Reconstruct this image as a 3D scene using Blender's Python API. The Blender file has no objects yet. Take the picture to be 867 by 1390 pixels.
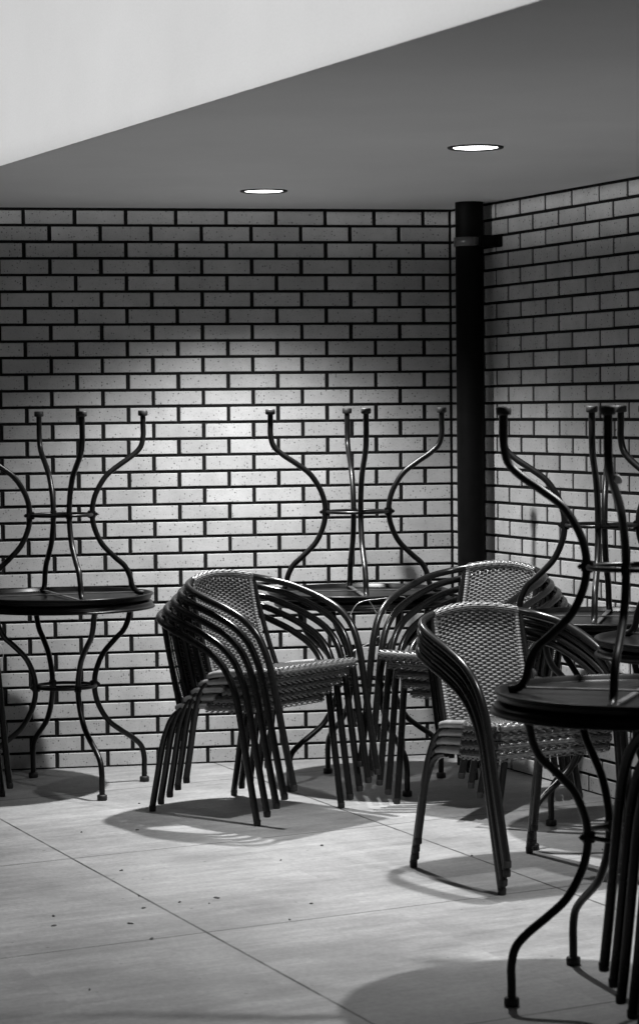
import bpy, bmesh, math, random
from mathutils import Vector, Matrix, noise
random.seed(7)
S = bpy.context.scene
COL = S.collection
H = 2.30293            # ceiling height: 34 brick courses
BR = 0.208572          # brick length with its joint
CO = H / 34            # course height
G = 0.2258838          # turn of the right wall
DR = Vector((math.sin(G), -math.cos(G), 0))     # along the right wall, away from the corner
NR = Vector((-math.cos(G), -math.sin(G), 0))    # out of the right wall into the room

# ------------------------------------------------------------------ helpers
def newobj(name, me, parent=None, mat=None):
    o = bpy.data.objects.new(name, me)
    COL.objects.link(o)
    if parent is not None: o.parent = parent
    if mat is not None and me is not None: me.materials.append(mat)
    return o

def tag(o, label=None, cat=None, group=None, kind=None):
    if label: o['label'] = label
    if cat: o['category'] = cat
    if group: o['group'] = group
    if kind: o['kind'] = kind
    return o

def empty(name, loc=(0, 0, 0), rz=0.0):
    o = bpy.data.objects.new(name, None)
    COL.objects.link(o)
    o.location = loc; o.rotation_euler = (0, 0, rz); o.empty_display_size = 0.1
    return o

class MB:
    def __init__(s): s.v = []; s.f = []; s.sm = []
    def quad_grid(s, rows, closed_u=False, closed_v=False, smooth=True):
        n = len(s.v); R = len(rows); K = len(rows[0])
        for r in rows: s.v.extend([tuple(p) for p in r])
        for i in range(R - (0 if closed_v else 1)):
            for j in range(K - (0 if closed_u else 1)):
                a = n + i*K + j; b = n + i*K + (j+1) % K
                c = n + ((i+1) % R)*K + (j+1) % K; d = n + ((i+1) % R)*K + j
                s.f.append((a, b, c, d)); s.sm.append(smooth)
    def face(s, pts, smooth=False):
        n = len(s.v); s.v.extend([tuple(p) for p in pts]); s.f.append(tuple(range(n, n+len(pts)))); s.sm.append(smooth)
    def tube(s, pts, r, seg=12, caps=True, rfun=None):
        pts = [Vector(p) for p in pts]; rows = []
        t0 = (pts[1]-pts[0]).normalized()
        up = Vector((0, 0, 1)) if abs(t0.z) < 0.9 else Vector((1, 0, 0))
        nrm = (up - t0*up.dot(t0)).normalized()
        for i, p in enumerate(pts):
            if i == 0: t = t0
            elif i == len(pts)-1: t = (pts[i]-pts[i-1]).normalized()
            else: t = (pts[i+1]-pts[i-1]).normalized()
            nrm = (nrm - t*nrm.dot(t)).normalized(); bi = t.cross(nrm)
            rr = rfun(i) if rfun else r
            rows.append([p + (nrm*math.cos(a) + bi*math.sin(a))*rr for a in [2*math.pi*k/seg for k in range(seg)]])
        s.quad_grid(rows, closed_u=True)
        if caps:
            s.face(list(reversed(rows[0]))); s.face(rows[-1])
    def lathe(s, prof, seg=32, c=(0, 0, 0), smooth=True, axis='z'):
        rows = []
        for r, z in prof:
            rows.append([(c[0]+r*math.cos(a), c[1]+r*math.sin(a), c[2]+z) if axis == 'z' else
                         (c[0]+z, c[1]+r*math.cos(a), c[2]+r*math.sin(a)) for a in [2*math.pi*k/seg for k in range(seg)]])
        s.quad_grid(rows, closed_u=True, smooth=smooth)
    def box(s, c, d, rot=None, bev=0.0):
        hx, hy, hz = d[0]/2, d[1]/2, d[2]/2
        bm = bmesh.new(); bmesh.ops.create_cube(bm, size=1)
        for v in bm.verts: v.co = Vector((v.co.x*d[0], v.co.y*d[1], v.co.z*d[2]))
        if bev > 0: bmesh.ops.bevel(bm, geom=bm.edges[:], offset=bev, segments=2, affect='EDGES')
        n = len(s.v)
        for v in bm.verts:
            p = v.co.copy()
            if rot is not None: p = rot @ p
            s.v.append(tuple(p + Vector(c)))
        for f in bm.faces: s.f.append(tuple(n + v.index for v in f.verts)); s.sm.append(False)
        bm.free()
    def build(s, name, mat, parent=None):
        me = bpy.data.meshes.new(name)
        me.from_pydata(s.v, [], s.f)
        me.polygons.foreach_set('use_smooth', s.sm)
        me.update()
        return newobj(name, me, parent, mat)

def crv(pts, n=8):
    P = [Vector(p) for p in pts]; out = []
    Q = [2*P[0]-P[1]] + P + [2*P[-1]-P[-2]]
    for i in range(1, len(Q)-2):
        p0, p1, p2, p3 = Q[i-1], Q[i], Q[i+1], Q[i+2]
        for k in range(n):
            t = k/n
            out.append(0.5*((2*p1) + (p2-p0)*t + (2*p0-5*p1+4*p2-p3)*t*t + (3*p1-p0-3*p2+p3)*t**3))
    out.append(P[-1]); return out

def copy_tree(o, parent=None):
    c = o.copy(); COL.objects.link(c)
    if parent is not None: c.parent = parent
    for ch in list(o.children): copy_tree(ch, c)
    return c

# ------------------------------------------------------------------ materials
def mat(name, base=0.5, rough=0.5, metal=0.0, spec=0.5):
    m = bpy.data.materials.new(name); m.use_nodes = True
    b = m.node_tree.nodes['Principled BSDF']
    b.inputs['Base Color'].default_value = (base, base, base, 1)
    b.inputs['Roughness'].default_value = rough; b.inputs['Metallic'].default_value = metal
    b.inputs['Specular IOR Level'].default_value = spec
    return m, m.node_tree, b

def N(nt, t, **kw):
    n = nt.nodes.new(t)
    for k, v in kw.items(): setattr(n, k, v)
    return n
def L(nt, a, b): nt.links.new(a, b)
def M(nt, op, a, b=None, clamp=False):
    n = N(nt, 'ShaderNodeMath', operation=op, use_clamp=clamp)
    for i, x in enumerate((a, b)):
        if x is None: continue
        if isinstance(x, (int, float)): n.inputs[i].default_value = x
        else: L(nt, x, n.inputs[i])
    return n.outputs[0]
def noise_n(nt, vec, scale, detail=3, rough=0.55):
    n = N(nt, 'ShaderNodeTexNoise'); n.inputs['Scale'].default_value = scale
    n.inputs['Detail'].default_value = detail; n.inputs['Roughness'].default_value = rough
    L(nt, vec, n.inputs['Vector']); return n.outputs['Fac']
def rng(nt, x, a, b, c, d):
    n = N(nt, 'ShaderNodeMapRange'); L(nt, x, n.inputs[0])
    for i, v in enumerate((a, b, c, d)): n.inputs[i+1].default_value = v
    return n.outputs[0]
def grey(nt, v):
    c = N(nt, 'ShaderNodeCombineColor')
    for i in range(3): L(nt, v, c.inputs[i])
    return c.outputs[0]
def bump(nt, b, h, strength=0.3, dist=0.002):
    n = N(nt, 'ShaderNodeBump'); n.inputs['Strength'].default_value = strength; n.inputs['Distance'].default_value = dist
    L(nt, h, n.inputs['Height']); L(nt, n.outputs[0], b.inputs['Normal'])

def tube_mat(name, base, rough, spec=0.5, metal=0.0, var=0.3):
    m, nt, b = mat(name, base, rough, metal, spec)
    tc = N(nt, 'ShaderNodeTexCoord'); oi = N(nt, 'ShaderNodeObjectInfo')
    n1 = noise_n(nt, tc.outputs['Object'], 22, 5, 0.65); n2 = noise_n(nt, tc.outputs['Object'], 160, 3)
    L(nt, grey(nt, M(nt, 'MULTIPLY', rng(nt, n1, 0.3, 0.7, 1-var, 1+var), base)), b.inputs['Base Color'])
    L(nt, rng(nt, n1, 0.3, 0.75, rough*0.92, rough*1.15), b.inputs['Roughness'])
    bump(nt, b, n2, 0.04, 0.0004)
    return m

# brick: pale glazed-looking tile with pin holes and dark specks
m_brick, nt, b = mat('brick', 0.45, 0.62)
tc = N(nt, 'ShaderNodeTexCoord'); P = tc.outputs['Object']
at = N(nt, 'ShaderNodeAttribute', attribute_name='tone')
v = N(nt, 'ShaderNodeTexVoronoi'); v.inputs['Scale'].default_value = 95; L(nt, P, v.inputs['Vector'])
gate = noise_n(nt, P, 60, 2)
v2 = N(nt, 'ShaderNodeTexVoronoi'); v2.inputs['Scale'].default_value = 160; L(nt, P, v2.inputs['Vector'])
sizes = N(nt, 'ShaderNodeSeparateColor'); L(nt, v.outputs['Color'], sizes.inputs[0])
rad = rng(nt, sizes.outputs[0], 0.35, 1.0, 0.0, 0.32)
spots = rng(nt, M(nt, 'SUBTRACT', v.outputs['Distance'], rad), -0.05, 0.04, 0.28, 1.0)
s2 = N(nt, 'ShaderNodeSeparateColor'); L(nt, v2.outputs['Color'], s2.inputs[0])
rad2 = rng(nt, s2.outputs[1], 0.6, 1.0, 0.0, 0.28)
spots2 = rng(nt, M(nt, 'SUBTRACT', v2.outputs['Distance'], rad2), -0.05, 0.06, 0.6, 1.0)
cl = rng(nt, noise_n(nt, P, 7, 6, 0.65), 0.3, 0.7, 0.82, 1.14)
fine = rng(nt, noise_n(nt, P, 240, 3, 0.7), 0.25, 0.75, 0.88, 1.1)
val = M(nt, 'MULTIPLY', M(nt, 'MULTIPLY', spots, spots2), M(nt, 'MULTIPLY', cl, fine))
val = M(nt, 'MULTIPLY', val, rng(nt, noise_n(nt, P, 38, 6, 0.75), 0.66, 0.76, 1.0, 0.62))
val = M(nt, 'MULTIPLY', M(nt, 'MULTIPLY', val, at.outputs['Fac']), 0.44)
L(nt, grey(nt, val), b.inputs['Base Color'])
L(nt, rng(nt, noise_n(nt, P, 30, 3), 0.3, 0.7, 0.5, 0.75), b.inputs['Roughness'])
bump(nt, b, M(nt, 'MULTIPLY', spots, fine), 0.35, 0.0012)
# dark mortar
m_mortar, nt, b = mat('mortar', 0.012, 0.9, 0, 0.2)
tc = N(nt, 'ShaderNodeTexCoord'); n1 = noise_n(nt, tc.outputs['Object'], 150, 4)
L(nt, grey(nt, rng(nt, n1, 0.3, 0.7, 0.003, 0.010)), b.inputs['Base Color']); bump(nt, b, n1, 0.5, 0.002)
# soffit paint and fascia
def paint(name, base, rough):
    m, nt, b = mat(name, base, rough, 0, 0.3)
    tc = N(nt, 'ShaderNodeTexCoord')
    a = rng(nt, noise_n(nt, tc.outputs['Object'], 1.3, 4), 0.3, 0.7, 0.95, 1.04)
    c = noise_n(nt, tc.outputs['Object'], 180, 3)
    L(nt, grey(nt, M(nt, 'MULTIPLY', M(nt, 'MULTIPLY', a, rng(nt, c, 0.3, 0.7, 0.97, 1.03)), base)), b.inputs['Base Color'])
    bump(nt, b, c, 0.15, 0.0008); return m
m_soffit = paint('soffit_paint', 0.80, 0.75)
m_fascia = paint('fascia_paint', 0.80, 0.7)
# floor: large pale slabs, drawn streaks, thin dark joints
m_floor, nt, b = mat('floor_slabs', 0.4, 0.6, 0, 0.35)
geo = N(nt, 'ShaderNodeNewGeometry')
def dot(v3):
    n = N(nt, 'ShaderNodeVectorMath', operation='DOT_PRODUCT'); L(nt, geo.outputs['Position'], n.inputs[0]); n.inputs[1].default_value = v3
    return n.outputs['Value']
t_ = dot(tuple(NR)); s_ = dot(tuple(DR))
s_ = M(nt, 'SUBTRACT', s_, M(nt, 'MULTIPLY', M(nt, 'SUBTRACT', t_, 2.0), 0.10))
wob = M(nt, 'MULTIPLY', M(nt, 'SUBTRACT', noise_n(nt, geo.outputs['Position'], 25, 3), 0.5), 0.004)
def joint(c, off, period, w):
    x = M(nt, 'ADD', M(nt, 'DIVIDE', M(nt, 'ADD', M(nt, 'SUBTRACT', c, off), wob), period), 50.5)
    d = M(nt, 'ABSOLUTE', M(nt, 'SUBTRACT', M(nt, 'FRACT', x), 0.5))
    return rng(nt, d, w/period*0.5, w/period, 1.0, 0.0), M(nt, 'FLOOR', x)
j1, c1 = joint(t_, 1.00, 1.19, 0.0055)
j2, c2 = joint(s_, 0.30, 1.25, 0.0050)
jj = M(nt, 'MAXIMUM', j1, M(nt, 'MULTIPLY', j2, 0.9))
jj = M(nt, 'MULTIPLY', jj, rng(nt, noise_n(nt, geo.outputs['Position'], 6, 3), 0.3, 0.6, 0.55, 1.0))
cv = N(nt, 'ShaderNodeCombineXYZ'); L(nt, M(nt, 'MULTIPLY', t_, 1.0), cv.inputs[0]); L(nt, M(nt, 'MULTIPLY', s_, 7.0), cv.inputs[1]); L(nt, M(nt, 'MULTIPLY', c1, 3.7), cv.inputs[2])
streak = noise_n(nt, cv.outputs[0], 2.6, 9, 0.68)
cv2 = N(nt, 'ShaderNodeCombineXYZ'); L(nt, M(nt, 'MULTIPLY', t_, 3.0), cv2.inputs[0]); L(nt, M(nt, 'MULTIPLY', s_, 60.0), cv2.inputs[1]); L(nt, c2, cv2.inputs[2])
streak2 = noise_n(nt, cv2.outputs[0], 2.0, 4, 0.6)
wn = N(nt, 'ShaderNodeTexWhiteNoise', noise_dimensions='2D'); cc = N(nt, 'ShaderNodeCombineXYZ'); L(nt, c1, cc.inputs[0]); L(nt, c2, cc.inputs[1]); L(nt, cc.outputs[0], wn.inputs['Vector'])
blot = noise_n(nt, geo.outputs['Position'], 2.2, 5, 0.6)
grit = noise_n(nt, geo.outputs['Position'], 55, 7, 0.75)
vv = N(nt, 'ShaderNodeTexVoronoi'); vv.inputs['Scale'].default_value = 22; L(nt, geo.outputs['Position'], vv.inputs['Vector'])
sz = N(nt, 'ShaderNodeSeparateColor'); L(nt, vv.outputs['Color'], sz.inputs[0])
sp = rng(nt, M(nt, 'SUBTRACT', vv.outputs['Distance'], rng(nt, sz.outputs[0], 0.75, 1.0, 0.0, 0.13)), -0.03, 0.03, 0.5, 1.0)
val = M(nt, 'MULTIPLY', rng(nt, streak, 0.30, 0.70, 0.74, 1.18), rng(nt, streak2, 0.25, 0.75, 0.90, 1.07))
val = M(nt, 'MULTIPLY', val, rng(nt, blot, 0.34, 0.66, 0.74, 1.16))
val = M(nt, 'MULTIPLY', val, rng(nt, grit, 0.28, 0.72, 0.78, 1.18))
dirt = noise_n(nt, geo.outputs['Position'], 11, 8, 0.72)
val = M(nt, 'MULTIPLY', val, rng(nt, dirt, 0.60, 0.74, 1.0, 0.70))
val = M(nt, 'MULTIPLY', val, rng(nt, wn.outputs[0], 0, 1, 0.93, 1.06))
val = M(nt, 'MULTIPLY', M(nt, 'MULTIPLY', val, sp), 0.285)
val = M(nt, 'MULTIPLY', val, rng(nt, jj, 0, 1, 1.0, 0.10))
L(nt, grey(nt, val), b.inputs['Base Color'])
L(nt, rng(nt, streak, 0.3, 0.7, 0.5, 0.75), b.inputs['Roughness'])
bump(nt, b, M(nt, 'SUBTRACT', M(nt, 'MULTIPLY', M(nt, 'ADD', streak2, grit), 0.2), M(nt, 'MULTIPLY', jj, 1.0)), 0.4, 0.002)

m_tube = tube_mat('chair_tube_paint', 0.008, 0.25, 0.42, var=0.12)
m_post = tube_mat('chair_rail_paint', 0.28, 0.36, 0.5)
m_iron = tube_mat('table_iron_paint', 0.004, 0.34, 0.3)
m_top = tube_mat('table_top_paint', 0.005, 0.32, 0.16, var=0.5)
m_bar = tube_mat('bare_steel_bar', 0.12, 0.35, 0.5, 0.5)
m_rubber, _, _ = mat('rubber', 0.008, 0.6)
m_pipe = tube_mat('pipe_paint', 0.003, 0.6, 0.08)
m_clamp = tube_mat('clamp_steel', 0.12, 0.4, 0.5, 0.6)
m_cable = tube_mat('steel_cable', 0.55, 0.35, 0.6, 0.4)
m_wick, nt, b = mat('wicker', 0.16, 0.30, 0, 0.75)
tc = N(nt, 'ShaderNodeTexCoord')
L(nt, grey(nt, M(nt, 'MULTIPLY', rng(nt, noise_n(nt, tc.outputs['Object'], 14, 4), 0.3, 0.7, 0.8, 1.2), rng(nt, noise_n(nt, tc.outputs['Object'], 260, 2), 0.3, 0.7, 0.17, 0.26))), b.inputs['Base Color'])
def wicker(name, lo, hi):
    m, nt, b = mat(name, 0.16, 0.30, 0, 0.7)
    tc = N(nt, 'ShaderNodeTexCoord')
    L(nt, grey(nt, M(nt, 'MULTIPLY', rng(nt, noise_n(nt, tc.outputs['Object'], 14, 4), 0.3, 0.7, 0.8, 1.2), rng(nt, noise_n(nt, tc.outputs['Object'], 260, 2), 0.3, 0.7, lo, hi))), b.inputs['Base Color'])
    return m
m_seat_shade = wicker('seat_wicker_shaded', 0.075, 0.12)  # same wicker as the backrest, darkened to put the seats' shade into the colour
m_stake, _, _ = mat('wicker_stakes', 0.012, 0.8)
m_leaf, _, _ = mat('dry_leaf', 0.03, 0.8)
m_white, _, _ = mat('white_plastic', 0.8, 0.4)
m_trim, _, _ = mat('black_trim', 0.006, 0.5)
m_lens, nt, b = mat('lamp_lens', 0.8, 0.5)
b.inputs['Emission Color'].default_value = (1, 1, 1, 1); b.inputs['Emission Strength'].default_value = 6.0

# ------------------------------------------------------------------ setting
mb = MB(); mb.face([(-60, -60, 0), (60, -60, 0), (60, 60, 0), (-60, 60, 0)])
tag(mb.build('floor', m_floor), kind='structure')

def brick_wall(name, org, d, nrm, s0, s1, joints, label, thick=0.2):
    """courses of chamfered bricks standing 6 mm proud of a dark mortar bed"""
    root = empty(name, tuple(org)); tag(root, label, 'wall')
    org = Vector((0, 0, 0)); rec = 0.006
    m = MB()
    a = org + d*(s0-0.05) - nrm*rec; bb = org + d*(s1+0.05) - nrm*rec; back = -nrm*(thick-rec)
    Z0, Z1 = Vector((0, 0, -0.05)), Vector((0, 0, H+0.30))
    cs = [a, bb, bb+back, a+back]
    for i in range(4):
        p, q = cs[i], cs[(i+1) % 4]
        m.face([p+Z0, q+Z0, q+Z1, p+Z1])
    m.face([c+Z1 for c in cs])
    m.build('mortar', m_mortar, root)
    m = MB(); tones = []
    hj, vj, ch = 0.0058, 0.0078, 0.0022
    for k in range(34):
        zt = H - k*CO - hj; zb = H - (k+1)*CO + hj
        if k == 0: zt -= 0.002
        js = [j for j in joints(k) if s0 < j < s1]
        ed = [s0-vj+0.002] + sorted(js) + [s1+vj-0.002]
        for i in range(len(ed)-1):
            x0, x1 = ed[i]+vj+random.uniform(-.0009, .0009), ed[i+1]-vj+random.uniform(-.0009, .0009)
            if x1-x0 < 0.012: continue
            za, zc = zb+random.uniform(-.0007, .0007), zt+random.uniform(-.0007, .0007)
            f = random.uniform(-.0008, .0006); tl = random.uniform(-.0006, .0006)
            def pt(s, z, o): return org + d*s + Vector((0, 0, z)) + nrm*o
            O = [pt(x0, za, -rec), pt(x1, za, -rec), pt(x1, zc, -rec), pt(x0, zc, -rec)]
            E = [pt(x0, za, f-ch), pt(x1, za, f-ch+tl), pt(x1, zc, f-ch+tl), pt(x0, zc, f-ch)]
            F = [pt(x0+ch, za+ch, f), pt(x1-ch, za+ch, f+tl), pt(x1-ch, zc-ch, f+tl), pt(x0+ch, zc-ch, f)]
            n = len(m.v); m.v += [tuple(p) for p in O+E+F]
            fs = [(n+8, n+9, n+10, n+11)]
            for q in range(4):
                r = (q+1) % 4
                fs += [(n+q, n+r, n+4+r, n+4+q), (n+4+q, n+4+r, n+8+r, n+8+q)]
            m.f += fs; m.sm += [False]*9
            tn = random.gauss(1.0, 0.07); tones += [tn]*12
    o = m.build('bricks', m_brick, root)
    at = o.data.attributes.new('tone', 'FLOAT', 'POINT'); at.data.foreach_set('value', tones)
    return root
XC = 8.056843
brick_wall('brick_wall', (0, 0, 0), Vector((1, 0, 0)), Vector((0, -1, 0)), -4.2, -0.004,
           lambda k: [((i + (0.5 if k % 2 == 0 else 0.0)) - XC)*BR for i in range(-14, 8)],
           'pale brick wall with wide black joints facing the camera behind the stacked tables')
def jr(k):
    return [(i + 1.9622 + (0.0 if k % 2 == 0 else 0.5) - 2)*BR for i in range(0, 32)]
brick_wall('brick_wall', (0, 0, 0), DR, NR, 0.004, 6.2, jr,
           'pale brick side wall running toward the camera to the right of the black pipe')

# ceiling slab whose free edge runs parallel to the right wall
def rt(s, t, z): return DR*s + NR*t + Vector((0, 0, z))
P0 = Vector((-1.966, -1.632, 0)); P1 = Vector((-1.033, -5.14, 0)); ED = (P1-P0).normalized()
A0 = P0 - ED*(P0.y/ED.y)                       # where the edge meets the back wall
A1 = P1 + ED*1.6; B1 = rt(7.0, -0.25, 0)
zc = H + 0.0035
mb = MB()
mb.face([(A0.x, 0.0, zc), tuple(A1+Vector((0, 0, zc))), tuple(B1+Vector((0, 0, zc))), (0.3, 0.0, zc)])
o = mb.build('ceiling', m_soffit); tag(o, kind='structure')
# drop beam above the open edge: white fascia
mb = MB()
f0 = Vector((A0.x, 0, 0)); f1 = A1
inn = -NR*0.30
zt = 4.2
for (p, q) in ((f0, f1), (f1, f1+inn), (f1+inn, f0+inn), (f0+inn, f0)):
    mb.face([p+Vector((0, 0, zc+0.002)), q+Vector((0, 0, zc+0.002)), q+Vector((0, 0, zt)), p+Vector((0, 0, zt))])
mb.face([x+Vector((0, 0, zt)) for x in (f0, f1, f1+inn, f0+inn)])
mb.face([x+Vector((0, 0, zc+0.002)) for x in (f0, f1, f1+inn, f0+inn)])
# thin shadow-gap bead along the lower edge
o = mb.build('fascia', m_fascia)
tag(o, 'smooth white fascia beam rising from the free edge of the grey ceiling', 'beam')
mb = MB()
mb.box((A0.x-1.0, 0.10, H+1.2), (2.4+0.001, 0.19, 1.78))
o = mb.build('upper_wall', m_fascia); tag(o, 'plain white wall above the brickwork beyond the fascia', 'wall')

# downlights
def downlight(x, y, label, power):
    t = empty('downlight', (x, y, zc)); tag(t, label, 'ceiling light', 'round lights set in the ceiling')
    m = MB()
    m.lathe([(0.072, -0.0022), (0.076, -0.004), (0.084, -0.006), (0.0895, -0.0045), (0.0905, -0.0008)], 48)
    m.build('trim_ring', m_trim, t)
    m = MB(); m.lathe([(0.0, -0.0022), (0.05, -0.0022), (0.0735, -0.0020)], 48); m.build('lens', m_lens, t)
    l = bpy.data.lights.new('downlight_lamp', 'SPOT'); l.energy = power; l.shadow_soft_size = 0.028
    l.spot_size = math.radians(SPOT); l.spot_blend = BLEND
    l.use_nodes = True; ln = l.node_tree; em = [n for n in ln.nodes if n.type == 'EMISSION'][0]
    tc = N(ln, 'ShaderNodeTexCoord'); sx = N(ln, 'ShaderNodeSeparateXYZ'); L(ln, tc.outputs['Normal'], sx.inputs[0])
    L(ln, M(ln, 'POWER', M(ln, 'ABSOLUTE', sx.outputs[2]), 3.9), em.inputs['Strength'])   # beam of a reflector lamp
    lo = bpy.data.objects.new('downlight_lamp', l); COL.objects.link(lo); lo.location = (0, 0, -0.03); lo.parent = t
SPOT, BLEND, POW = 125, 0.50, 460
downlight(-0.924, -0.818, 'far round ceiling light in front of the back wall, smaller in view', POW)
downlight(-0.492, -2.394, 'near round ceiling light above the front chair stack, larger in view', POW*0.66)
downlight(-0.06, -3.97, 'round ceiling light nearest the viewer above the front tables', POW*0.66)

# ------------------------------------------------------------------ rain pipe
c = DR*0.345 + NR*0.085
t = empty('drain_pipe', (c.x, c.y, 0), math.atan2(-NR.y, -NR.x)); tag(t, 'thick black vertical drain pipe standing in the corner of the brick walls', 'pipe')
# local +x points at the wall
m = MB(); R = 0.0575
m.lathe([(R, 0), (R, 0.9), (R+0.0, 1.50), (R, H+0.003)], 40); m.build('pipe', m_pipe, t)
m = MB()
zb = 2.145
m.lathe([(R+0.0005, zb-0.018), (R+0.006, zb-0.018), (R+0.006, zb+0.018), (R+0.0005, zb+0.018)], 48)
m.box((-0.004, R+0.013, zb), (0.022, 0.02, 0.03), bev=0.002); m.box((-0.004, -R-0.013, zb), (0.022, 0.02, 0.03), bev=0.002)
br = m.build('clamp', m_clamp, t)
m = MB(); m.lathe([(0.0, -0.03), (0.006, -0.03), (0.006, 0.03), (0, 0.03)], 10, (-0.004, R+0.014, zb), axis='x'); m.build('bolt', m_clamp, br)
m = MB(); m.box((0.043, -0.080, zb), (0.085, 0.045, 0.045), bev=0.004); m.box((0.055, -0.03, zb), (0.02, 0.12, 0.03), bev=0.002)
m.box((0.079, -0.045, zb), (0.010, 0.17, 0.05), bev=0.002)
m.build('bracket', m_pipe, t)

# ------------------------------------------------------------------ bistro tables
LEG = [(.335, .012), (.335, .06), (.335, .10), (.323, .144), (.288, .178), (.236, .213), (.184, .253), (.147, .308), (.129, .357), (.1245, .403),
       (.132, .455), (.162, .520), (.215, .575), (.2515, .608), (.2725, .648), (.283, .690), (.300, .711), (.326, .7175)]
TH = 0.7365
def make_table():
    root = empty('bistro_table')
    m = MB()
    m.lathe([(0, TH), (0.18, TH-0.0004), (0.326, TH-0.0008), (0.337, TH-0.0018), (0.343, TH-0.005), (0.3455, TH-0.010), (0.3455, TH-0.0165),
             (0.348, TH-0.0185), (0.353, TH-0.0205), (0.3545, TH-0.0240), (0.3525, TH-0.0275), (0.347, TH-0.0285), (0.342, TH-0.026), (0.340, TH-0.0140), (0.336, TH-0.0112),
             (0.2, TH-0.011), (0, TH-0.011)], 96)
    top = m.build('tabletop', m_top, root)
    m = MB()
    m.tube([(0.118*math.cos(a), 0.118*math.sin(a), 0.403) for a in [2*math.pi*i/48 for i in range(49)]], 0.0065, 10, caps=False)
    m.build('ring', m_iron, root)
    for k in range(4):
        a = k*math.pi/2; ca, sa = math.cos(a), math.sin(a)
        m = MB()
        pts = crv([(r*ca, r*sa, z) for r, z in LEG], 7)
        m.tube(pts, 0.0108, 12)
        # flattened, welded end under the top
        lg = m.build('leg', m_iron, root)
        m = MB(); m.lathe([(0, 0), (0.017, 0), (0.019, 0.003), (0.019, 0.018), (0.0165, 0.021), (0.0108, 0.022)], 20, (0.335*ca, 0.335*sa, 0)); m.build('foot_cap', m_rubber, lg)
        m = MB()
        rot = Matrix.Rotation(a, 3, 'Z')
        m.box((0.122*ca, 0.122*sa, 0.403), (0.030, 0.020, 0.030), rot, 0.003)
        m.box((0.141*ca, 0.141*sa, 0.403), (0.012, 0.013, 0.013), rot, 0.003)
        m.build('clamp', m_iron, lg)
    for k in range(2):
        a = k*math.pi/2; rot = Matrix.Rotation(a, 3, 'Z')
        m = MB(); m.box((0, 0, 0.7165 - 0.0042*k), (0.63, 0.016, 0.004), rot, 0.001); m.build('cross_bar', m_bar, root)
    return root
proto_t = make_table(); used = [False]
def table(x, y, z, ang, label, inverted=False, tilt=(0, 0)):
    o = proto_t if not used[0] else copy_tree(proto_t)
    used[0] = True
    if inverted:
        o.rotation_euler = (math.pi+tilt[0], tilt[1], math.radians(ang)); o.location = (x, y, z+TH)
    else:
        o.rotation_euler = (0, 0, math.radians(ang)); o.location = (x, y, z)
    tag(o, label, 'table', 'black bistro tables stacked in pairs top to top')
    return o
ZT = TH + 0.0015
table(-1.684, -0.535, 0, 109, 'upright black round table at the far left beside the back wall')
table(-1.690, -0.537, ZT, 100, 'upturned black table on the far left table, legs against the back wall', True)
table(-0.527, -0.715, 0, 106, 'upright black table behind the left and middle chair stacks')
table(-0.553, -0.712, ZT, 85, 'upturned black table in the middle, legs beside the black drain pipe', True)
table(0.042, -2.10, 0, 112, 'upright black table by the right wall behind the front chair stack')
table(0.010, -2.10, ZT, 68, 'upturned black table by the right wall, the farther of two with crossing legs', True)
table(-0.552, -4.18, 0, 100, 'upright black table in the foreground hiding the front chair seat')
T4u = table(-0.540, -4.18, ZT, 61.2, 'upturned black table in the foreground, largest legs, white spot on one', True)
table(0.10, -2.93, 0, 128, 'upright black table at the right edge between the near and far tables')
table(0.10, -2.93, ZT, 36, 'upturned black table at the right edge, only its left leg in view', True)

# ------------------------------------------------------------------ wicker armchairs
def weave(m, surf, nr, rows, stakes, w, amp, sub=4, vv0=0, vv1=1):
    """rows of flat strands running across, each passing over and under the stakes; surf(u,v)->(point, normal)"""
    for i in range(rows):
        v = vv0 + (i+0.5)/rows*(vv1-vv0); r3 = [[], [], []]
        jt = random.uniform(-.12, .12)
        for j in range(stakes*sub+1):
            u = j/(stakes*sub)
            ph = math.pi*(j/sub) + (math.pi if i % 2 else 0)
            off = amp*math.sin(ph)
            ww = w*(0.80 + 0.20*math.sin(ph))
            for q, sg in enumerate((-1, 0, 1)):
                p, n, up = surf(u, v)
                r3[q].append(p + n*(off + (0.0007 if sg == 0 else 0)) + up*(sg*ww*0.5 + jt*0.001))
        m.quad_grid(r3)
def stakes_mesh(m, surf, n, w, seg=14):
    for j in range(n):
        u = (j+0.5)/n; a = []; b_ = []
        for i in range(seg+1):
            p, nn, up = surf(u, i/seg); side = nn.cross(up)
            a.append(p + side*w*0.5); b_.append(p - side*w*0.5)
        m.quad_grid([a, b_])
def coil(m, pts, r, pitch, seg=8):
    P = [Vector(p) for p in pts]
    # resample evenly so that every wrap shows
    Ls = [0]
    for i in range(1, len(P)): Ls.append(Ls[-1] + (P[i]-P[i-1]).length)
    n = max(4, int(Ls[-1]/pitch*4)); out = []; k = 0
    for i in range(n+1):
        d = Ls[-1]*i/n
        while k < len(P)-2 and Ls[k+1] < d: k += 1
        t = (d-Ls[k])/max(1e-9, Ls[k+1]-Ls[k]); out.append(P[k].lerp(P[k+1], min(1, max(0, t))))
    m.tube(out, r, seg, rfun=lambda i: r*(0.74 + 0.30*(0, 0.9, 1.0, 0.9)[i % 4]))

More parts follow.
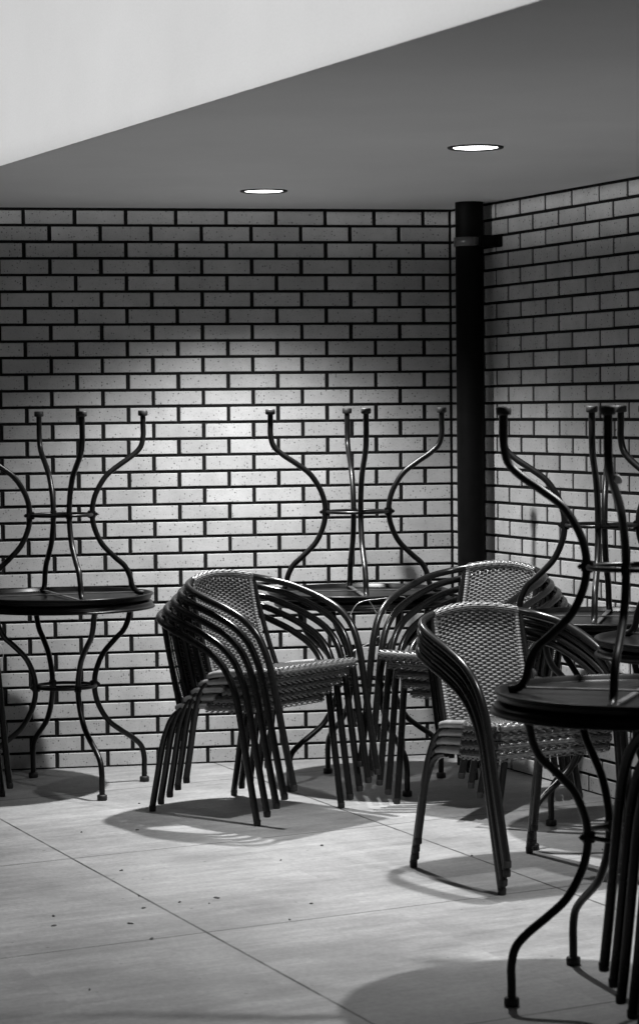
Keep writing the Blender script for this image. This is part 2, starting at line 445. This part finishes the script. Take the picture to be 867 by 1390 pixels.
def make_chair():
    root = empty('wicker_armchair')
    R = 0.0128
    side = [(.235, .26, .015), (.240, .238, .14), (.246, .215, .28), (.251, .196, .40), (.256, .178, .475), (.262, .145, .545), (.267, .09, .598), (.270, .01, .638), (.269, -.07, .668), (.258, -.15, .695), (.222, -.215, .714), (.165, -.252, .729), (.09, -.272, .743), (0, -.278, .748)]
    for sg in (1, -1):
        pts = crv([(p[0]*sg, p[1], p[2]) for p in side], 6)
        cut = 6*4
        m = MB(); m.tube(pts[:cut+1], R, 12); lg = m.build('leg', m_tube, root)
        m = MB(); m.lathe([(0, 0), (0.011, 0), (0.0128, 0.003), (0.0132, 0.02), (0.0128, 0.021)], 14, (side[0][0]*sg, side[0][1]+0.001, 0)); m.build('foot_cap', m_rubber, lg)
    full = crv([(p[0], p[1], p[2]) for p in side], 6)[24:]
    mir = [Vector((-p.x, p.y, p.z)) for p in reversed(full[:-1])]
    m = MB(); m.tube(full+mir, R*1.0, 12); m.build('arm_loop', m_tube, root)
    # rear legs
    rear = [(.225, -.26, .015), (.222, -.237, .12), (.218, -.212, .24), (.214, -.190, .305), (.210, -.165, .350), (.207, -.130, .376), (.205, -.09, .386)]
    for sg in (1, -1):
        m = MB(); m.tube(crv([(p[0]*sg, p[1], p[2]) for p in rear], 6), R*0.95, 12); lg = m.build('leg', m_tube, root)
        m = MB(); m.lathe([(0, 0), (0.0105, 0), (0.0123, 0.003), (0.0127, 0.02), (0.0123, 0.021)], 14, (rear[0][0]*sg, rear[0][1]+0.001, 0)); m.build('foot_cap', m_rubber, lg)
    # posts from the loop down to the seat
    for sg in (1, -1):
        m = MB(); m.tube(crv([(.172*sg, -.247, .722), (.174*sg, -.224, .62), (.178*sg, -.188, .49), (.184*sg, -.156, .390)], 5), 0.0098, 10); m.build('back_post', m_tube, root)
    # seat frame: bare side rails, front and rear cross rails
    m = MB()
    for sg in (1, -1):
        m.tube([(.207*sg, -.135, .391), (.210*sg, -.10, .399), (.210*sg, 0.012, .408)], 0.0128, 12)
        m.tube([(.205*sg, 0.0, .399), (.207*sg, .19, .413)], 0.0105, 10)
    m.tube([(-.205, -.150, .388), (.205, -.150, .388)], 0.0095, 10)
    m.tube([(-.207, .19, .413), (.207, .19, .413)], 0.0100, 10)
    m.build('seat_frame', m_post, root)
    # woven back
    def bs(u, v):
        a = (u-0.5)*2
        top = Vector((a*0.158, -.278 + 0.028*a*a, .748 - 0.019*a*a)); bot = Vector((a*0.158, -.172 + 0.004*a*a, .392))
        w = v; bow = math.sin(math.pi*w)*0.012
        p = bot.lerp(top, w) + Vector((0, -bow, 0))
        up = (top-bot).normalized(); n = Vector((-0.33*a, 1, 0.28)).normalized()
        return p, n, up
    m = MB(); weave(m, bs, None, 48, 20, 0.0049, 0.0027)
    # the weave rolls over the top of the loop
    def rollb(u, v):
        a = (u-0.5)*2; th = math.pi*(-0.42 + 1.5*v)
        c = Vector((a*0.160, -.278 + 0.028*a*a, .748 - 0.019*a*a))
        n = Vector((0, math.cos(th), math.sin(th))); up = Vector((0, -math.sin(th), math.cos(th)))
        return c + n*0.0150, n, up
    weave(m, rollb, None, 10, 20, 0.0054, 0.0016)
    bk = m.build('backrest', m_wick, root)
    m = MB(); stakes_mesh(m, bs, 20, 0.0125)
    def bs2(u, v):
        p, n, up = bs(u, v); return p - n*0.0010, n, up
    m.build('stakes', m_stake, bk)
    for sg in (0, 1):
        m = MB(); coil(m, [bs(sg, i/12)[0] for i in range(13)], 0.0090, 0.0100)
        m.build('edge_binding', m_wick, bk)
    # woven seat, wrapped round front and side rails
    def ss(u, v):
        a = (u-0.5)*2; x = a*0.205
        y = -.150 + 0.342*v; z = .401 + 0.026*v - 0.010*math.sin(math.pi*v)*(1-a*a)
        return Vector((x, y, z)), Vector((0, -0.07, 1)).normalized(), Vector((0, 1, 0.07)).normalized()
    m = MB(); weave(m, ss, None, 46, 28, 0.0056, 0.0022)
    def rollf(u, v):
        a = (u-0.5)*2; th = math.pi*(0.52 - 1.15*v)
        n = Vector((0, math.cos(th), math.sin(th))); up = Vector((0, math.sin(th), -math.cos(th)))
        return Vector((a*0.212, .190, .410)) + n*0.0175, n, up
    weave(m, rollf, None, 8, 28, 0.0066, 0.0020)
    for sg in (-1, 1):
        def rolls(u, v, sg=sg):
            th = math.pi*(0.5 - 1.05*v); n = Vector((math.cos(th)*sg, 0, math.sin(th))); up = Vector((math.sin(th)*sg, 0, -math.cos(th)))
            return Vector((.206*sg, 0.005 + 0.19*u, .397 + 0.0145*u)) + n*0.0160, n, up
        weave(m, rolls, None, 7, 14, 0.0062, 0.0020)
    st = m.build('seat', m_seat_shade, root)
    m = MB(); stakes_mesh(m, ss, 28, 0.0125); m.build('stakes', m_stake, st)
    return root
proto_c = make_chair(); usedc = [False]
ORD = ['bottom', 'second from bottom', 'third from bottom', 'fourth from bottom', 'fifth from bottom', 'topmost']
def stack(ox, oy, fx, fy, n, h, v, tilt, desc, group):
    f = Vector((fx, fy, 0)).normalized(); rz = math.atan2(-f.x, f.y)
    for k in range(n):
        o = proto_c if not usedc[0] else copy_tree(proto_c)
        usedc[0] = True
        a = tilt*k
        # turn about the rear feet, which climb by v and creep forward by h per chair
        jh, jl = (random.uniform(-.0045, .0045), random.uniform(-.003, .003)) if k else (0, 0)
        rear = Vector((ox, oy, 0)) + f*(-0.26 + h*k + jh) + Vector((f.y, -f.x, 0))*jl + Vector((0, 0, v*k))
        o.rotation_mode = 'XYZ'
        o.rotation_euler = (a, 0, rz + (random.uniform(-.012, .012) if k else 0))
        o.location = rear + f*(0.26*math.cos(a)) + Vector((0, 0, 0.26*math.sin(a)))
        pos = 'topmost' if k == n-1 else ORD[k]
        tag(o, f'{pos} chair of the {desc}', 'chair', group)
stack(-1.078, -1.198, .64, -.768, 5, .0425, .0300, .010, 'five dark wicker armchairs stacked left of centre', 'chairs in the left of centre stack')
stack(-.160, -1.223, -.784, -.618, 5, .050, .034, .013, 'five dark wicker armchairs stacked below the drain pipe', 'chairs in the stack below the pipe')
stack(-.425, -2.60, .33, -.944, 4, .010, .0268, .005, 'four dark wicker armchairs stacked at the front', 'chairs in the front stack')
stack(-2.29, -.62, .64, -.768, 2, .0425, .0300, .010, 'two armchairs half cut off by the left photo edge', 'chairs in the stack at the left edge')
stack(-.326, -4.688, -.502, .865, 5, .030, .033, .0, 'five blurred armchairs at the lower right photo edge', 'chairs in the stack at the lower right edge')

# ------------------------------------------------------------------ cables
def cable(lines, label, r=0.0011, name='security_cable', extra=None):
    m = MB()
    for l in lines: m.tube(crv(l, 6), r, 6)
    o = m.build(name, m_cable); tag(o, label, 'cable'); return o
# camera (also used to read off where small things lie)
CAM = Vector((-2.4005948, -9.9559440, 1.4752554))
yaw, pitch, roll = 0.18171443, -0.04284828, -0.01028923
F = Vector((math.sin(yaw)*math.cos(pitch), math.cos(yaw)*math.cos(pitch), math.sin(pitch)))
Rr = Vector((math.cos(yaw), -math.sin(yaw), 0)); Uu = Rr.cross(F)
Rv = Rr*math.cos(roll) + Uu*math.sin(roll); Uv = Uu*math.cos(roll) - Rr*math.sin(roll)
FP = 3280.68
cd = bpy.data.cameras.new('camera'); co = bpy.data.objects.new('camera', cd); COL.objects.link(co)
co.matrix_world = Matrix(((Rv.x, Uv.x, -F.x, CAM.x), (Rv.y, Uv.y, -F.y, CAM.y), (Rv.z, Uv.z, -F.z, CAM.z), (0, 0, 0, 1)))
cd.sensor_fit = 'VERTICAL'; cd.sensor_height = 24; cd.lens = FP/1390*24; cd.clip_end = 300; cd.clip_start = 0.1
cd.dof.use_dof = True; cd.dof.focus_distance = 8.9; cd.dof.aperture_fstop = 4.0
S.camera = co

cable([[(-.66, -1.075, .69), (-.635, -1.08, .735), (-.60, -1.08, .752), (-.555, -1.085, .757), (-.50, -1.085, .762), (-.45, -1.07, .762), (-.42, -1.05, .74)],
       [(-.585, -1.083, .752), (-.565, -1.085, .72), (-.55, -1.08, .665)],
       [(-.505, -1.083, .757), (-.52, -1.087, .72), (-.527, -1.08, .67)],
       [(-.565, -1.087, .715), (-.54, -1.089, .69), (-.527, -1.085, .675)],
       [(-.52, -1.087, .72), (-.545, -1.089, .70), (-.553, -1.085, .668)]],
      'thin steel wire looped and knotted round the rim of the middle table')
cable([[(-.70, -1.22, .560), (-.66, -1.22, .585), (-.60, -1.16, .60), (-.545, -1.08, .618), (-.515, -1.02, .608)],
       [(-.665, -1.22, .55), (-.662, -1.222, .585), (-.668, -1.222, .60)]],
      'thin wire stretched between the two chair seats in front of the middle table', 0.0014)
cable([[(.055, -2.47, .735), (.03, -2.475, .725), (.005, -2.48, .69), (-.002, -2.48, .62), (-.004, -2.478, .56)],
       [(.03, -2.472, .757), (.06, -2.45, .765), (.10, -2.44, .768), (.14, -2.42, .762), (.10, -2.45, .748), (.055, -2.47, .735)],
       [(.012, -2.472, .80), (.022, -2.474, .775), (.03, -2.472, .757)],
       [(.028, -2.472, .80), (.026, -2.474, .775), (.018, -2.472, .757)]],
      'bright wire loop with a clasp hanging from the table by the right wall', 0.0024)
cable([[(-2.03, -.90, .50), (-1.965, -.905, .525), (-1.94, -.905, .57), (-1.955, -.90, .61), (-2.02, -.90, .64)],
       [(-2.03, -.90, .54), (-1.98, -.905, .56), (-1.96, -.905, .60), (-2.03, -.90, .62)]],
      'thin wire loop hanging at the left photo edge above a chair seat', 0.0014)
cable([[(-.50, -4.60, .74), (-.525, -4.61, .715), (-.533, -4.615, .685), (-.522, -4.61, .655), (-.49, -4.60, .645)]],
      'thick pale wire loop below the rim of the foreground table', 0.0022)
# small white sticker on a leg of the upturned foreground table
bpy.context.view_layer.update()
q0 = Vector((-.54-.140, -4.18-.254, 1.300))
lg = min((c for c in T4u.children if c.name.startswith('leg')),
         key=lambda c: min(((c.matrix_world @ v.co) - q0).length for v in c.data.vertices))
m = MB(); rows = []
for i in range(7):
    th = math.pi*i/6
    rows.append([Vector((0.0095*math.sin(th)*math.cos(a), 0.0022*math.sin(th)*math.sin(a), 0.0130*math.cos(th))) for a in [2*math.pi*k/14 for k in range(14)]])
rt3 = Matrix.Rotation(math.radians(-38), 3, 'Y')
m.quad_grid([[rt3 @ v + Vector((-.669, -4.4475, 1.300)) for v in rr] for rr in rows], closed_u=True)
o = m.build('sticker', m_white); o.parent = lg; o.matrix_parent_inverse = lg.matrix_world.inverted()

# ------------------------------------------------------------------ leaf fragments
def on_floor(x, y):
    d = F + Rv*((x-433.5)/FP) - Uv*((y-695)/FP)
    k = -CAM.z/d.z; return CAM + d*k
spots = [(189, 1091, 1), (187, 1127, 1.3), (111, 1130, 1), (73, 1244, 1.7), (73, 1257, 1.3), (176, 1254, 1.1), (195, 1233, 1.3), (189, 1217, .7), (244, 1225, .8), 
         (284, 1227, .8), (165, 1182, 1.2), (206, 1275, 1.3), (294, 1219, 1.4), (437, 1148, 1.3), (381, 1168, .9), (422, 1227, .7), (393, 1249, .9),
         (640, 1162, .9), (732, 1259, .8), (774, 1257, .6), (817, 1154, .7), (122, 1344, 1.0)]
for (x, y, s) in spots:
    p = on_floor(x, y); m = MB(); n = 9; s *= random.uniform(.003, .0058)
    ring = []; th0 = random.uniform(0, 6)
    for i in range(n):
        a = 2*math.pi*i/n
        rr = s*(1 + 0.35*random.uniform(-1, 1)); q = Vector((rr*math.cos(a)*random.choice((1.1, 1.3, 1.8)), rr*math.sin(a)*0.8, 0.001 + 0.002*abs(math.cos(a))*random.uniform(.3, 1)))
        ring.append(Matrix.Rotation(th0, 3, 'Z') @ q)
    inner = [q*0.5 + Vector((0, 0, 0.0025)) for q in ring]
    m.quad_grid([[Vector((q.x, q.y, .0004)) for q in ring], ring, inner, [Vector((0, 0, .002))]*n], closed_u=True, smooth=False)
    o = m.build('leaf_fragment', m_leaf); o.location = (p.x, p.y, 0.0002)
    tag(o, 'tiny dark scrap of dry leaf lying on the pale floor slabs', 'leaf', 'leaf scraps scattered on the floor')

# ------------------------------------------------------------------ added fill lights outside and world
l = bpy.data.lights.new('fascia_fill', 'SPOT'); l.energy = 1700; l.spot_size = math.radians(168); l.spot_blend = 0.0; l.shadow_soft_size = 0.15  # added unseen fill spot, only there to brighten the fascia
wo = bpy.data.objects.new('fascia_fill', l); COL.objects.link(wo)
wo.location = Vector((-1.4, -3.6, 0)) + NR*7.5 + Vector((0, 0, 2.36))
aim = Vector((-1.4, -3.6, 0)) - wo.location; aim.z = 0; aim.normalize(); el = math.radians(82.8)
aim = Vector((aim.x*math.cos(el), aim.y*math.cos(el), math.sin(el)))
wo.rotation_euler = aim.to_track_quat('-Z', 'Y').to_euler()

l = bpy.data.lights.new('forecourt_fill', 'SPOT'); l.energy = 380; l.spot_size = math.radians(70); l.spot_blend = 0.8; l.shadow_soft_size = 0.1  # added unseen fill spot; its bounce off the floor lifts the ceiling
fo = bpy.data.objects.new('forecourt_fill', l); COL.objects.link(fo); fo.location = rt(2.4, 4.6, 3.6)

w = bpy.data.worlds.new('World'); S.world = w; w.use_nodes = True
nt = w.node_tree; bg = nt.nodes['Background']
sky = N(nt, 'ShaderNodeTexSky'); sky.sky_type = 'NISHITA'; sky.sun_disc = False
sky.sun_elevation = math.radians(3); sky.sun_rotation = math.radians(200)
bw = N(nt, 'ShaderNodeRGBToBW'); L(nt, sky.outputs[0], bw.inputs[0]); L(nt, bw.outputs[0], bg.inputs['Color'])
bg.inputs['Strength'].default_value = 0.008

S.view_settings.view_transform = 'Standard'; S.view_settings.look = 'None'
S.view_settings.exposure = 0.0; S.view_settings.gamma = 1.0; S.view_settings.use_curve_mapping = False
S.render.engine = 'CYCLES'
S.cycles.max_bounces = 8
